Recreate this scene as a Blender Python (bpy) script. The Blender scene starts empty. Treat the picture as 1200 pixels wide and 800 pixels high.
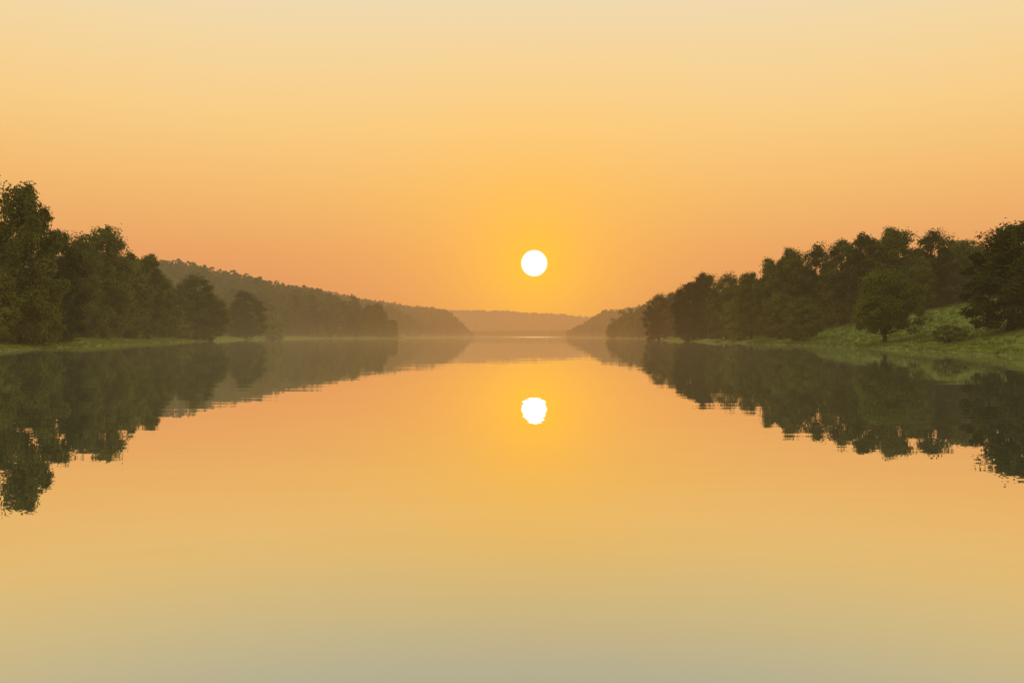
import bpy, math, numpy as np
from mathutils import Vector
rng=np.random.default_rng(7)
scene=bpy.context.scene
scene.view_settings.view_transform='Standard'
scene.view_settings.look='None'
scene.view_settings.exposure=0
F=933.0; CAMH=2.0
AZ=math.atan(26/F); EL=math.atan(85.5/math.hypot(F,26))
SUN=Vector((math.sin(AZ)*math.cos(EL),math.cos(AZ)*math.cos(EL),math.sin(EL)))
def lin(r,g,b):
    f=lambda c:(c/255/12.92) if c/255<=.04045 else ((c/255+.055)/1.055)**2.4
    return (f(r),f(g),f(b),1)

# ---------------------------------------------------------------- node helper
class NT:
    def __init__(s,t): s.t=t; s.n=t.nodes; s.l=t.links
    def node(s,ty,**k):
        n=s.n.new(ty)
        for a,b in k.items(): setattr(n,a,b)
        return n
    def put(s,sock,v):
        if isinstance(v,bpy.types.NodeSocket): s.l.new(v,sock)
        elif v is not None: sock.default_value=v
    def math(s,op,a,b=None,c=None,clamp=False):
        n=s.node('ShaderNodeMath',operation=op,use_clamp=clamp)
        s.put(n.inputs[0],a); s.put(n.inputs[1],b); s.put(n.inputs[2],c)
        return n.outputs[0]
    def vmath(s,op,a,b=None,out=0):
        n=s.node('ShaderNodeVectorMath',operation=op)
        s.put(n.inputs[0],a)
        if b is not None: s.put(n.inputs[1],b)
        return n.outputs[out]
    def mix(s,f,a,b):
        n=s.node('ShaderNodeMix',data_type='RGBA')
        s.put(n.inputs[0],f); s.put(n.inputs[6],a); s.put(n.inputs[7],b)
        return n.outputs[2]
    def ramp(s,f,stops,interp='LINEAR'):
        n=s.node('ShaderNodeValToRGB'); cr=n.color_ramp; cr.interpolation=interp
        while len(cr.elements)<len(stops): cr.elements.new(.5)
        for e,(p,c) in zip(cr.elements,stops): e.position=p
        for e,(p,c) in zip(cr.elements,stops): e.position=p; e.color=c
        s.put(n.inputs[0],f); return n.outputs[0]
    def noise(s,vec,scale,detail=3,rough=.5,out=0):
        n=s.node('ShaderNodeTexNoise'); s.put(n.inputs['Vector'],vec)
        n.inputs['Scale'].default_value=scale; n.inputs['Detail'].default_value=detail
        n.inputs['Roughness'].default_value=rough
        return n.outputs[out]

# ---------------------------------------------------------------- sky
w=bpy.data.worlds.new('sky'); scene.world=w; w.use_nodes=True
T=NT(w.node_tree); T.n.clear()
tc=T.node('ShaderNodeTexCoord').outputs['Generated']
d=T.vmath('NORMALIZE',tc)
sp=T.node('ShaderNodeSeparateXYZ'); T.put(sp.inputs[0],d)
el=T.math('MULTIPLY',T.math('ARCSINE',sp.outputs[2]),180/math.pi)
ef=T.math('DIVIDE',el,60.0,clamp=True)
def E(y): return math.degrees(math.atan((394-y)/F))/60
base=T.ramp(ef,[(0,lin(208,136,94)),(E(350),lin(223,148,97)),(E(300),lin(233,162,101)),(E(230),lin(243,186,112)),
  (E(150),lin(248,205,136)),(E(70),lin(244,214,160)),(E(0),lin(238,219,182)),(.55,lin(222,222,205)),(1,lin(190,205,215))])
dt=T.vmath('DOT_PRODUCT',d,tuple(SUN),out=1)
ang=T.math('MULTIPLY',T.math('ARCCOSINE',T.math('MINIMUM',dt,0.9999999)),180/math.pi)
def ex(sig,amp): return T.math('MULTIPLY',T.math('EXPONENT',T.math('DIVIDE',ang,-sig)),amp)
back=T.math('MULTIPLY_ADD',dt,.08,.95,clamp=True)
c0=T.mix(back,(0,0,0,1),base)
c1=T.mix(ex(8.5,.76),c0,(1.10,.575,.075,1))
c2=T.mix(ex(2.8,.85),c1,(1.2,.60,.03,1))
disc=T.node('ShaderNodeMapRange',interpolation_type='SMOOTHSTEP'); T.put(disc.inputs[0],ang)
for i,v in ((1,.98),(2,.80),(3,0),(4,1)): disc.inputs[i].default_value=v
c3=T.mix(disc.outputs[0],c2,(2.4,2.2,1.7,1))
bg=T.node('ShaderNodeBackground'); T.put(bg.inputs[0],c3)
T.l.new(bg.outputs[0],T.node('ShaderNodeOutputWorld').inputs[0])

# sun lamp
ld=bpy.data.lights.new('sun','SUN'); ld.energy=2.2; ld.angle=math.radians(1.6); ld.color=(1,.72,.42)
lo=bpy.data.objects.new('sun',ld); scene.collection.objects.link(lo)
lo.rotation_euler=SUN.to_track_quat('Z','Y').to_euler(); lo.location=(0,0,60)

# ---------------------------------------------------------------- aerial haze painted into each material as emission, by world position
def add_haze(T,mat,shader,amt=1.0):
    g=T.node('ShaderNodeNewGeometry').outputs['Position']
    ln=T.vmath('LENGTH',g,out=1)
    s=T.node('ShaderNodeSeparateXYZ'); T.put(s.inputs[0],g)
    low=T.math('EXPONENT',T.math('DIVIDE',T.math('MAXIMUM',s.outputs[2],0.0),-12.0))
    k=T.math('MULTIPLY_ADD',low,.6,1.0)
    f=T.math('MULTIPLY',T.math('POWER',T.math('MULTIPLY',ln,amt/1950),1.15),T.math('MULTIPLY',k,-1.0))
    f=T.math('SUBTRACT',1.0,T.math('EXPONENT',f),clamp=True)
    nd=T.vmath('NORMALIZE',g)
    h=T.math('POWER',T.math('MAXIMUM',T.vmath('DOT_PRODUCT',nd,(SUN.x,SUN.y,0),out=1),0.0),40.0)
    col=T.mix(h,lin(166,139,94),lin(209,148,88))  # painted haze glow, warmer towards the sun
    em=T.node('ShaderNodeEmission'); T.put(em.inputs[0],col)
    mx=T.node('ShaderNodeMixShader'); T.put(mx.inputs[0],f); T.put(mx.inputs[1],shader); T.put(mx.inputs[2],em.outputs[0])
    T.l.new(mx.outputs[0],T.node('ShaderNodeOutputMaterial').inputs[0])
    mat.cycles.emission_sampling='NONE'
def newmat(n):
    m=bpy.data.materials.new(n); m.use_nodes=True; T=NT(m.node_tree); T.n.clear(); return m,T

def leafmat(name,c1,c2,tr=.3):
    m,T=newmat(name)
    g=T.node('ShaderNodeNewGeometry')
    oi=T.node('ShaderNodeObjectInfo').outputs['Random']
    nz=T.noise(g.outputs['Position'],.35,3)
    a=T.math('ADD',T.math('MULTIPLY',nz,1.0),T.math('MULTIPLY',T.math('SUBTRACT',oi,.5),.9),clamp=True)
    a=T.math('ADD',a,T.math('MULTIPLY',T.math('SUBTRACT',g.outputs['Random Per Island'],.5),.3),clamp=True)
    col=T.ramp(a,[(.1,c1),(.9,c2)])
    df=T.node('ShaderNodeBsdfDiffuse'); T.put(df.inputs[0],col)
    tl=T.node('ShaderNodeBsdfTranslucent'); T.put(tl.inputs[0],col)
    mx=T.node('ShaderNodeMixShader'); mx.inputs[0].default_value=tr
    T.l.new(df.outputs[0],mx.inputs[1]); T.l.new(tl.outputs[0],mx.inputs[2])
    add_haze(T,m,mx.outputs[0]); return m
LEAF=leafmat('foliage',(.042,.052,.013,1),(.14,.145,.028,1))
LEAF2=leafmat('foliage_light',(.11,.122,.02,1),(.20,.205,.035,1))
GRASSM=leafmat('grass_blades',(.14,.16,.026,1),(.21,.23,.045,1),.35)
m,T=newmat('bark'); BARK=m
g=T.node('ShaderNodeNewGeometry').outputs['Position']
col=T.ramp(T.noise(g,3,4),[(.3,(.03,.022,.014,1)),(.7,(.07,.055,.035,1))])
df=T.node('ShaderNodeBsdfDiffuse'); T.put(df.inputs[0],col); add_haze(T,m,df.outputs[0])

m,T=newmat('grassland'); GROUND=m
g=T.node('ShaderNodeNewGeometry').outputs['Position']
n1=T.noise(g,.06,5,.6); n2=T.noise(g,1.3,4,.6)
a=T.math('ADD',T.math('MULTIPLY',n1,.65),T.math('MULTIPLY',n2,.35))
col=T.ramp(a,[(.33,(.13,.155,.026,1)),(.5,(.18,.205,.036,1)),(.66,(.235,.235,.05,1))])
s=T.node('ShaderNodeSeparateXYZ'); T.put(s.inputs[0],g)
mud=T.node('ShaderNodeMapRange'); T.put(mud.inputs[0],T.math('ADD',s.outputs[2],T.math('MULTIPLY',T.math('SUBTRACT',n2,.5),.25)))
for i,v in ((1,.02),(2,.09),(3,1),(4,0)): mud.inputs[i].default_value=v
col=T.mix(mud.outputs[0],col,(.20,.17,.08,1))
df=T.node('ShaderNodeBsdfDiffuse'); T.put(df.inputs[0],col)
bm=T.node('ShaderNodeBump'); bm.inputs['Distance'].default_value=.06; T.put(bm.inputs['Height'],n2); T.l.new(bm.outputs[0],df.inputs['Normal'])
add_haze(T,m,df.outputs[0])

# ---------------------------------------------------------------- water
m,T=newmat('lake_water'); WATER=m
g=T.node('ShaderNodeNewGeometry').outputs['Position']
def rip(sx,sy,k,det):
    v=T.vmath('MULTIPLY',g,(sx,sy,1))
    n=T.noise(v,1.0,det,.5,out=1)
    return T.vmath('MULTIPLY',T.vmath('SUBTRACT',n,(.5,.5,.5)),(k*.4,k,0))
r=T.vmath('ADD',rip(.1,.42,.005,2),rip(.4,2.6,.0135,3))
nrm=T.vmath('NORMALIZE',T.vmath('ADD',r,(0,0,1)))
gl=T.node('ShaderNodeBsdfGlossy'); T.put(gl.inputs['Normal'],nrm); gl.inputs['Roughness'].default_value=0
g2=T.node('ShaderNodeBsdfGlossy'); T.put(g2.inputs['Normal'],nrm); g2.inputs['Roughness'].default_value=.5
# breeze-ruffled component on the far reach of the lake only
s=T.node('ShaderNodeSeparateXYZ'); T.put(s.inputs[0],g)
n=T.node('ShaderNodeMapRange'); T.put(n.inputs[0],s.outputs[1])
for i,v in ((1,1200),(2,1700),(3,0),(4,.045)): n.inputs[i].default_value=v
lw=T.node('ShaderNodeLayerWeight'); lw.inputs[0].default_value=.5
gc=T.ramp(lw.outputs['Facing'],[(0,(.06,.08,.08,1)),(.4,(.30,.34,.36,1)),(.61,(.52,.585,.61,1)),(.70,(.69,.72,.68,1)),(.78,(.84,.83,.74,1)),(.92,(.97,.955,.88,1)),(1,(.99,.99,.98,1))])
T.put(gl.inputs[0],gc); T.put(g2.inputs[0],gc)
mg=T.node('ShaderNodeMixShader'); T.put(mg.inputs[0],n.outputs[0]); T.l.new(gl.outputs[0],mg.inputs[1]); T.l.new(g2.outputs[0],mg.inputs[2])
df=T.node('ShaderNodeBsdfDiffuse'); df.inputs[0].default_value=(.022,.023,.012,1)
mx=T.node('ShaderNodeAddShader'); T.l.new(df.outputs[0],mx.inputs[0]); T.l.new(mg.outputs[0],mx.inputs[1])
T.l.new(mx.outputs[0],T.node('ShaderNodeOutputMaterial').inputs[0])
me=bpy.data.meshes.new('lake_water'); me.from_pydata([(-14000,-1500,0),(14000,-1500,0),(14000,15000,0),(-14000,15000,0)],[],[(0,1,2,3)])
me.materials.append(WATER); scene.collection.objects.link(bpy.data.objects.new('lake_water',me))

# ---------------------------------------------------------------- terrain
XR=np.array([(-1500,40),(-200,45),(0,48),(81,52),(104,56),(143,61),(207,66.5),(340,73),(415,76),(440,92),(520,118),(700,112),(800,96),(870,99),(1000,135),(1300,170),(1500,130),(1600,100),(1750,112),(2000,180),(2500,120),(15000,120)])
XL=np.array([(-1500,-50),(-200,-55),(40,-62),(110,-71),(266,-114),(500,-165),(746,-211),(800,-205),(870,-140),(900,-119),(960,-150),(1100,-195),(1400,-170),(1700,-120),(1850,-85),(2000,-100),(2300,-140),(2500,-100),(15000,-100)])
def hills():
    H=[]
    def crest(l,wd,can): 
        H.append((np.array([((px-600)/F*dd,dd,max(0,CAMH+(394-y)/F*dd-can)) for px,y,dd in l]),wd))
    crest([(-500,290,900),(60,296,1000),(180,304,1040),(240,317,1060),(300,331,1080),(345,348,1100),(400,374,1120)],190,17)
    crest([(260,345,1480),(320,336,1480),(355,338,1480),(390,345,1480),(430,360,1480),(462,380,1480)],170,17)
    crest([(380,345,2000),(430,352,2000),(480,359,2000),(515,369,2000),(545,381,1980)],230,17)
    crest([(-900,330,5600),(300,352,5200),(520,363,5000),(580,364,4900),(630,367,4800),(690,372,4800),(900,360,5200),(1700,330,5600)],600,14)
    crest([(668,386,1850),(690,373,1900),(720,364,1950),(850,345,2000),(1300,330,2200)],220,15)
    crest([(745,376,900),(790,366,930),(900,340,900),(1200,320,900),(1800,320,900)],140,16)
    return H
HL=hills()
def segfield(x,y,P,wd):
    best=np.full(x.shape,0.0)
    for a,b in zip(P[:-1],P[1:]):
        ab=b[:2]-a[:2]; L=(ab**2).sum()
        t=np.clip(((x-a[0])*ab[0]+(y-a[1])*ab[1])/L,0,1)
        dx=x-(a[0]+t*ab[0]); dy=y-(a[1]+t*ab[1])
        z=(a[2]+t*(b[2]-a[2]))*np.exp(-(dx*dx+dy*dy)/wd**2)
        best=np.maximum(best,z)
    return best
def vn(x,y,s,seed=0):
    return (np.sin(x/s+seed)*np.cos(y/s*1.3+seed*2)+.5*np.sin(x/s*2.3+y/s*1.7+seed)+.3*np.cos(x/s*4.1-y/s*3.3+seed*3))/1.8
def height(x,y):
    x=np.asarray(x,float); y=np.asarray(y,float)
    wob=vn(x*0,y,6,1)*.6+vn(x*0,y,17,4)*1.2
    wob=wob*np.clip(y/200,.3,2)
    sr=x-(np.interp(y,XR[:,0],XR[:,1]))-wob*.5
    sl=(np.interp(y,XL[:,0],XL[:,1]))-x+wob
    sf=(y-2500)*.6
    s=np.maximum(np.maximum(sr,sl),sf)
    zr=np.interp(sr,[-60,-5,0,1,4,11,32,60,100,300,3000],[-6,-1.2,0,.4,.95,2.1,8.2,12,15,20,24])
    zl=np.interp(sl,[-60,-5,0,1,4,10,30,100,300,3000],[-6,-1.2,0,.35,.8,1.5,3,7,18,24])
    zf=np.interp(sf,[-60,-5,0,5,300],[-6,-1.2,0,1,6])
    far=np.clip((y-380)/250,0,1)
    zr=np.where(zr>0,zr*(1-.75*far),zr)
    z=np.maximum(np.maximum(zr,zl),zf)
    h=np.zeros_like(x)
    for P,wd in HL: h=np.maximum(h,segfield(x,y,P,wd))
    k=np.clip(s/70,0,1); k=k*k*(3-2*k)
    z=z+h*k*np.where(h>z,1-np.clip(z,0,1e9)/np.maximum(h,1e-6),0)
    z=z+np.clip(s/10,0,1)*(vn(x,y,9,2)*.06+vn(x,y,40,5)*.4*np.clip(s/40,0,1))
    return z,s
nx,ny=620,620
u=np.linspace(-1,1,nx); xs=11000*np.sinh(u*6.2)/np.sinh(6.2)
t=np.linspace(0,1,ny); ys=np.concatenate([np.linspace(-1200,-20,30,endpoint=False), -20+ 13000*(np.sinh(np.linspace(0,1,ny-30)*4.6)/np.sinh(4.6))])
xs=np.sort(np.concatenate([xs,np.linspace(-130,-60,110),np.linspace(45,110,110)])); nx=len(xs)
X,Y=np.meshgrid(xs,ys); Z,S=height(X,Y)
V=np.stack([X,Y,Z],-1).reshape(-1,3)
i=np.arange(ny-1)[:,None]*nx+np.arange(nx-1)[None,:]
Q=np.stack([i,i+1,i+nx+1,i+nx],-1).reshape(-1,4)
def mkmesh(name,V,Q,mats,mi=None,smooth=False):
    me=bpy.data.meshes.new(name); k=Q.shape[1]
    me.vertices.add(len(V)); me.vertices.foreach_set('co',V.astype(np.float32).ravel())
    me.loops.add(Q.size); me.loops.foreach_set('vertex_index',Q.astype(np.int32).ravel())
    me.polygons.add(len(Q)); me.polygons.foreach_set('loop_start',(np.arange(len(Q))*k).astype(np.int32))
    try: me.polygons.foreach_set('loop_total',np.full(len(Q),k,np.int32))
    except Exception: pass
    for mm in mats: me.materials.append(mm)
    if mi is not None: me.polygons.foreach_set('material_index',mi.astype(np.int32))
    me.polygons.foreach_set('use_smooth',np.full(len(Q),smooth))
    me.update(calc_edges=True); me.validate(); return me
scene.collection.objects.link(bpy.data.objects.new('ground',mkmesh('ground',V,Q,[GROUND],smooth=True)))

# ---------------------------------------------------------------- trees
def tube(P,R,sides=7):
    P=np.array(P,float); vs=[];qs=[]
    for j,(p,r) in enumerate(zip(P,R)):
        dd=P[min(j+1,len(P)-1)]-P[max(j-1,0)]; dd/=np.linalg.norm(dd)+1e-9
        a=np.cross(dd,[.3,1,.1]); a/=np.linalg.norm(a); b=np.cross(dd,a)
        th=np.arange(sides)*2*np.pi/sides
        vs.append(p+r*(np.cos(th)[:,None]*a+np.sin(th)[:,None]*b))
    for j in range(len(P)-1):
        for k in range(sides):
            a=j*sides+k;b=j*sides+(k+1)%sides
            qs.append((a,b,b+sides,a+sides))
    return np.concatenate(vs),np.array(qs)
def leaves(C,N,size,r):
    n=len(C); rn=r.normal(size=(n,3)); n_=N*1.3+rn*.35; n_/=np.linalg.norm(n_,axis=1)[:,None]
    a=np.cross(n_,r.normal(size=(n,3))); a/=np.linalg.norm(a,axis=1)[:,None]+1e-9
    b=np.cross(n_,a); s=size*(.6+.8*r.random(n))[:,None]
    v=np.stack([C-a*s,C-b*s*.62,C+a*s,C+b*s*.62],1).reshape(-1,3)
    return v,np.arange(4*n).reshape(-1,4)
def egg(q):
    return np.where(q>.4,np.sqrt(np.clip(1-((q-.4)/.6)**2,0,1)),.62+.38*np.sin(np.clip(q/.4,0,1)*np.pi/2))
def tree_mesh(name,seed,H=20,R=6,cb=.1,eggs=4,nl=76,sub=11,lv=44,leaf=.2,mat=None):
    r=np.random.default_rng(seed); VV=[];QQ=[];MI=[];off=0
    def add(v,q,mi):
        nonlocal off
        VV.append(v);QQ.append(q+off);MI.append(np.full(len(q),mi));off+=len(v)
    th0=r.uniform(0,6.28)
    E_=[(0,0,cb*H,H*.97,R*.78,nl*.42)]
    for k in range(eggs-1):
        th=th0+k*6.28/(eggs-1)+r.uniform(-.5,.5); o=R*r.uniform(.38,.58)
        E_.append((o*math.cos(th),o*math.sin(th),H*(cb+r.uniform(-.02,.1)),H*r.uniform(.55,.9),R*r.uniform(.42,.62),nl*.58/(eggs-1)))
    lob=[]
    for (ex_,ey,z0,z1,er,n_) in E_:
        n_=int(n_)
        for k in range(n_):
            q=(k+.5)/n_; q=q**.9
            th=k*2.399+r.uniform(-.5,.5); pr=float(egg(q))
            rr=er*pr*r.uniform(.55,.92)
            lr=er*r.uniform(.22,.4)
            lob.append((ex_+rr*np.cos(th),ey+rr*np.sin(th),z0+(z1-z0)*(.04+.92*q),lr))
    C=[];N=[]
    for (x,y,z,lr) in lob:
        dirs=r.normal(size=(sub,3)); dirs/=np.linalg.norm(dirs,axis=1)[:,None]
        dirs[:,2]+=.15
        cc=np.array([x,y,z])+dirs*lr*r.uniform(.45,1.0,size=(sub,1))
        out=np.array([x,y,0]);out=out/(np.linalg.norm(out)+1e-6)
        for c,dv in zip(cc,dirs):
            p=r.normal(size=(lv,3))*lr*.3
            C.append(c+p); nn=p/(np.linalg.norm(p,axis=1)[:,None]+1e-6)*.4+dv*.8+out*.5+np.array([0,0,.3]); N.append(nn/np.linalg.norm(nn,axis=1)[:,None])
    C=np.concatenate(C);N=np.concatenate(N)
    keep=C[:,2]>.1; C=C[keep];N=N[keep]
    C[:,2]*=H/np.percentile(C[:,2],99.93)
    v,q=leaves(C,N,leaf,r); add(v,q,0)
    tr=H*.016+.08; nseg=8; bx=r.normal(size=2)*.02*H
    tp=[(bx[0]*np.sin(j/nseg*2.5),bx[1]*np.sin(j/nseg*3.1),-.6+(H*.86+.6)*j/nseg) for j in range(nseg+1)]
    rad=[tr*(1.5 if j==0 else 1.1)*(1-j/nseg*.88) for j in range(nseg+1)]
    v,q=tube(tp,rad,9); add(v,q,1)
    for k in r.choice(len(lob),min(len(lob),20),replace=False):
        x,y,z,lr=lob[k]; z0=max(H*max(cb*.7,.08),z-math.hypot(x,y)*.9-.05*H); z0=min(z0,z*.95)
        j=min(nseg,(z0+.6)/(H*.86+.6)*nseg); b0=np.array([np.interp(j,range(nseg+1),[p[i] for p in tp]) for i in range(3)])
        e=np.array([x,y,z]); m1=b0*.55+e*.45+np.array([0,0,-.02*H])+r.normal(size=3)*.01*H
        r0=tr*.42*(1-z0/H*.6)
        v,q=tube([b0,m1,e],[r0,r0*.6,r0*.15],6); add(v,q,1)
    me=mkmesh(name,np.concatenate(VV),np.concatenate(QQ),[mat or LEAF,BARK],np.concatenate(MI))
    me['w']=float(np.percentile(C[:,0],98.8)-np.percentile(C[:,0],1.2)); me['h']=H
    return me
FULL=[tree_mesh(f'tree_full_{k}',10+k,H=20,R=r_,cb=.0,eggs=e_,mat=mt) for k,(r_,e_,mt) in enumerate([(5.5,4,LEAF),(6,5,LEAF),(5,3,LEAF),(6.5,5,LEAF2),(5.6,4,LEAF),(5.8,4,LEAF2)])]
STEM=[tree_mesh('tree_stem',40,H=14,R=5.8,cb=.16,eggs=5,nl=84,leaf=.15,lv=46,mat=LEAF2)]
BUSH=[tree_mesh(f'bush_mesh_{k}',60+k,H=4,R=2.4,cb=.0,eggs=4,nl=36,lv=30,sub=9,leaf=.08,mat=LEAF2) for k in range(2)]
MID=[tree_mesh(f'tree_mid_{k}',70+k,H=18,R=6,cb=.03,nl=46,sub=7,lv=13,leaf=.48) for k in range(4)]
FAR=[tree_mesh(f'tree_far_{k}',80+k,H=18,R=6,cb=.05,nl=22,sub=7,lv=8,leaf=.8) for k in range(4)]
def place(name,me,px,top,wpx,dd,rot=None):
    x=(px-600)/F*dd; z=float(height(np.array([x]),np.array([dd]))[0][0])
    Ht=CAMH+(394-top)/F*dd-z
    ob=bpy.data.objects.new(name,me); scene.collection.objects.link(ob)
    sw=wpx*dd/F/me['w']; ob.scale=(sw,sw,Ht/me['h']); ob.location=(x,dd,z-.05)
    ob.rotation_euler=(0,0,rot if rot is not None else rng.uniform(0,6.28)); return ob
Lt=[(26,216,76,130,0),(-30,240,100,142,1),(-8,308,60,124,3),(66,268,56,150,4),(96,274,50,196,1),(124,266,62,208,0),(148,300,44,236,2),(174,298,42,256,4),(190,325,34,290,2),
    (228,321,56,335,1),(207,338,38,330,0),(247,345,32,345,2),(288,341,38,505,4),(-90,230,110,150,2),(48,330,50,136,5)]
for px,tp,wd,dd,k in Lt: place('deciduous_tree',FULL[k],px,tp,wd,dd)
Rt=[(1184,262,92,113,0),(1236,258,90,118,1),(1130,282,50,215,5),(1092,269,54,200,1),(1048,267,62,200,0),(1014,274,48,205,4),(988,282,44,210,2),(957,285,48,220,1),(928,291,46,228,0),(904,303,34,232,2),
    (880,319,38,245,5),(852,320,44,275,1),(826,320,40,318,0),(806,331,30,325,2),(792,342,34,405,4),(772,344,32,412,1),(866,347,40,252,3),(914,343,42,214,3),(1075,300,40,192,3)]
for px,tp,wd,dd,k in Rt: place('deciduous_tree',FULL[k],px,tp,wd,dd)
place('round_crown_tree',STEM[0],1037,314,66,136,1.0)
place('bush',BUSH[0],1112,379,34,113,1.0)
place('bush',FULL[3],942,347,42,186,2.0)
place('bush',BUSH[1],320,365,28,590,.5); place('bush',BUSH[0],76,390,30,160,.5); place('bush',BUSH[1],210,372,30,318,1.5)

# ---------------------------------------------------------------- instanced masses
def scatter(name,P,SC,IDX,meshes):
    coll=bpy.data.collections.new(name+'_source')
    for k,mm in enumerate(meshes):
        o=bpy.data.objects.new(f'{name}_variant_{k}',mm); coll.objects.link(o)
    me=bpy.data.meshes.new(name); me.vertices.add(len(P)); me.vertices.foreach_set('co',P.astype(np.float32).ravel())
    def at(n,ty,val,key):
        a=me.attributes.new(n,ty,'POINT'); a.data.foreach_set(key,val.ravel())
    at('sc','FLOAT_VECTOR',SC.astype(np.float32),'vector')
    rot=np.zeros((len(P),3),np.float32); rot[:,2]=rng.uniform(0,6.28,len(P)); at('rot','FLOAT_VECTOR',rot,'vector')
    at('idx','INT',IDX.astype(np.int32),'value')
    ob=bpy.data.objects.new(name,me); scene.collection.objects.link(ob)
    ng=bpy.data.node_groups.new(name,'GeometryNodeTree')
    ng.interface.new_socket('Geometry',in_out='INPUT',socket_type='NodeSocketGeometry')
    ng.interface.new_socket('Geometry',in_out='OUTPUT',socket_type='NodeSocketGeometry')
    n=ng.nodes; gi=n.new('NodeGroupInput'); go=n.new('NodeGroupOutput')
    ip=n.new('GeometryNodeInstanceOnPoints'); ci=n.new('GeometryNodeCollectionInfo')
    ci.inputs['Collection'].default_value=coll; ci.inputs['Separate Children'].default_value=True; ci.inputs['Reset Children'].default_value=True
    def na(nm,dt):
        a=n.new('GeometryNodeInputNamedAttribute'); a.data_type=dt; a.inputs['Name'].default_value=nm
        return [o for o in a.outputs if o.enabled and o.name=='Attribute'][0]
    er=n.new('FunctionNodeEulerToRotation')
    L=ng.links.new
    L(gi.outputs[0],ip.inputs['Points']); L(ci.outputs[0],ip.inputs['Instance']); ip.inputs['Pick Instance'].default_value=True
    L(na('idx','INT'),ip.inputs['Instance Index']); L(na('rot','FLOAT_VECTOR'),er.inputs[0]); L(er.outputs[0],ip.inputs['Rotation'])
    L(na('sc','FLOAT_VECTOR'),ip.inputs['Scale']); L(ip.outputs[0],go.inputs[0])
    md=ob.modifiers.new('scatter','NODES'); md.node_group=ng
    return ob
def pts(x0,x1,y0,y1,sp,cond):
    xx,yy=np.meshgrid(np.arange(x0,x1,sp),np.arange(y0,y1,sp))
    xx=xx.ravel()+rng.uniform(-.45,.45,xx.size)*sp; yy=yy.ravel()+rng.uniform(-.45,.45,yy.size)*sp
    z,s=height(xx,yy); k=cond(xx,yy,z,s); return np.stack([xx,yy,z-.2],-1)[k],s[k]
def forest(name,P,hmean,meshes,wf=1.0,var=.22,mul=1.0):
    n=len(P); sc=hmean/meshes[0]['h']*(1+rng.normal(size=n)*var).clip(.5,1.5)*mul
    SC=np.stack([sc*wf,sc*wf,sc],-1); scatter(name,P,SC,rng.integers(0,len(meshes),n),meshes)
infr=lambda x,y:(np.abs(x)<y*1.0+60)
P,s=pts(-420,-60,60,700,9.5,lambda x,y,z,s:(x<0)&(s>16+6*np.sin(y/23))&(s<120)&infr(x,y))
forest('woodland',P,14,MID,1.0)
P,s=pts(60,420,120,470,9.5,lambda x,y,z,s:(x>0)&(s>np.where(y<205,50,np.where(y<260,26,9)))&(s<130)&infr(x,y))
forest('woodland',P,12,MID,1.0)
P,s=pts(-300,-100,800,960,10,lambda x,y,z,s:(x<0)&(s>3))
forest('distant_trees',P,26,MID,.95,.22,np.clip(.42+s/42,0,1))
P,s=pts(60,420,470,1050,11,lambda x,y,z,s:(x>0)&(s>3))
forest('distant_trees',P,21,FAR,1.1,.2,np.clip(.5+s/50,0,1))
P,s=pts(-1500,1400,700,2500,13,lambda x,y,z,s:(s>5)&((x<0)|(y>1050))&~((x>-300)&(y<960))&(np.abs(x)<y*.85)&(z>1))
forest('distant_forest',P,17,FAR,1.25,.11,np.clip(.5+s/60,0,1))
P,s=pts(-3800,3800,2520,5800,40,lambda x,y,z,s:(np.abs(x)<y*.75))
forest('distant_forest',P,16,FAR,3.2,.12)

# grass tufts
r=np.random.default_rng(3); vv=[];qq=[]
for k in range(46):
    a=r.uniform(0,6.28); rr=.28*np.sqrt(r.random()); x,y=rr*np.cos(a),rr*np.sin(a); h=r.uniform(.18,.5); dx,dy=r.normal(size=2)*.12; wv=.014
    ca,sa=np.cos(a)*wv,np.sin(a)*wv
    vv+= [(x-ca,y-sa,0),(x+ca,y+sa,0),(x+dx+ca*.2,y+dy+sa*.2,h),(x+dx-ca*.2,y+dy-sa*.2,h)]; qq.append([4*k,4*k+1,4*k+2,4*k+3])
TUFT=mkmesh('tuft',np.array(vv),np.array(qq),[GRASSM]); TUFT['h']=.5
P,s=pts(45,115,75,230,.8,lambda x,y,z,s:(s>-.1)&(s<40)&(rng.random(x.shape)<.3+.6*(s<1.8)))
P2,s2=pts(-200,-65,85,330,1.0,lambda x,y,z,s:(s>-.1)&(s<14)&(rng.random(x.shape)<.4+.5*(s<2)))
P=np.concatenate([P,P2]); P[:,2]+=.17
forest('grass',P,.42,[TUFT],1.3,.35)

# ---------------------------------------------------------------- camera
cd=bpy.data.cameras.new('camera'); cd.lens=28; cd.sensor_width=36; cd.clip_end=40000; cd.clip_start=.1
co=bpy.data.objects.new('camera',cd); scene.collection.objects.link(co); scene.camera=co
co.location=(0,0,CAMH); co.rotation_euler=(math.radians(90)-math.atan(6/F),0,0)
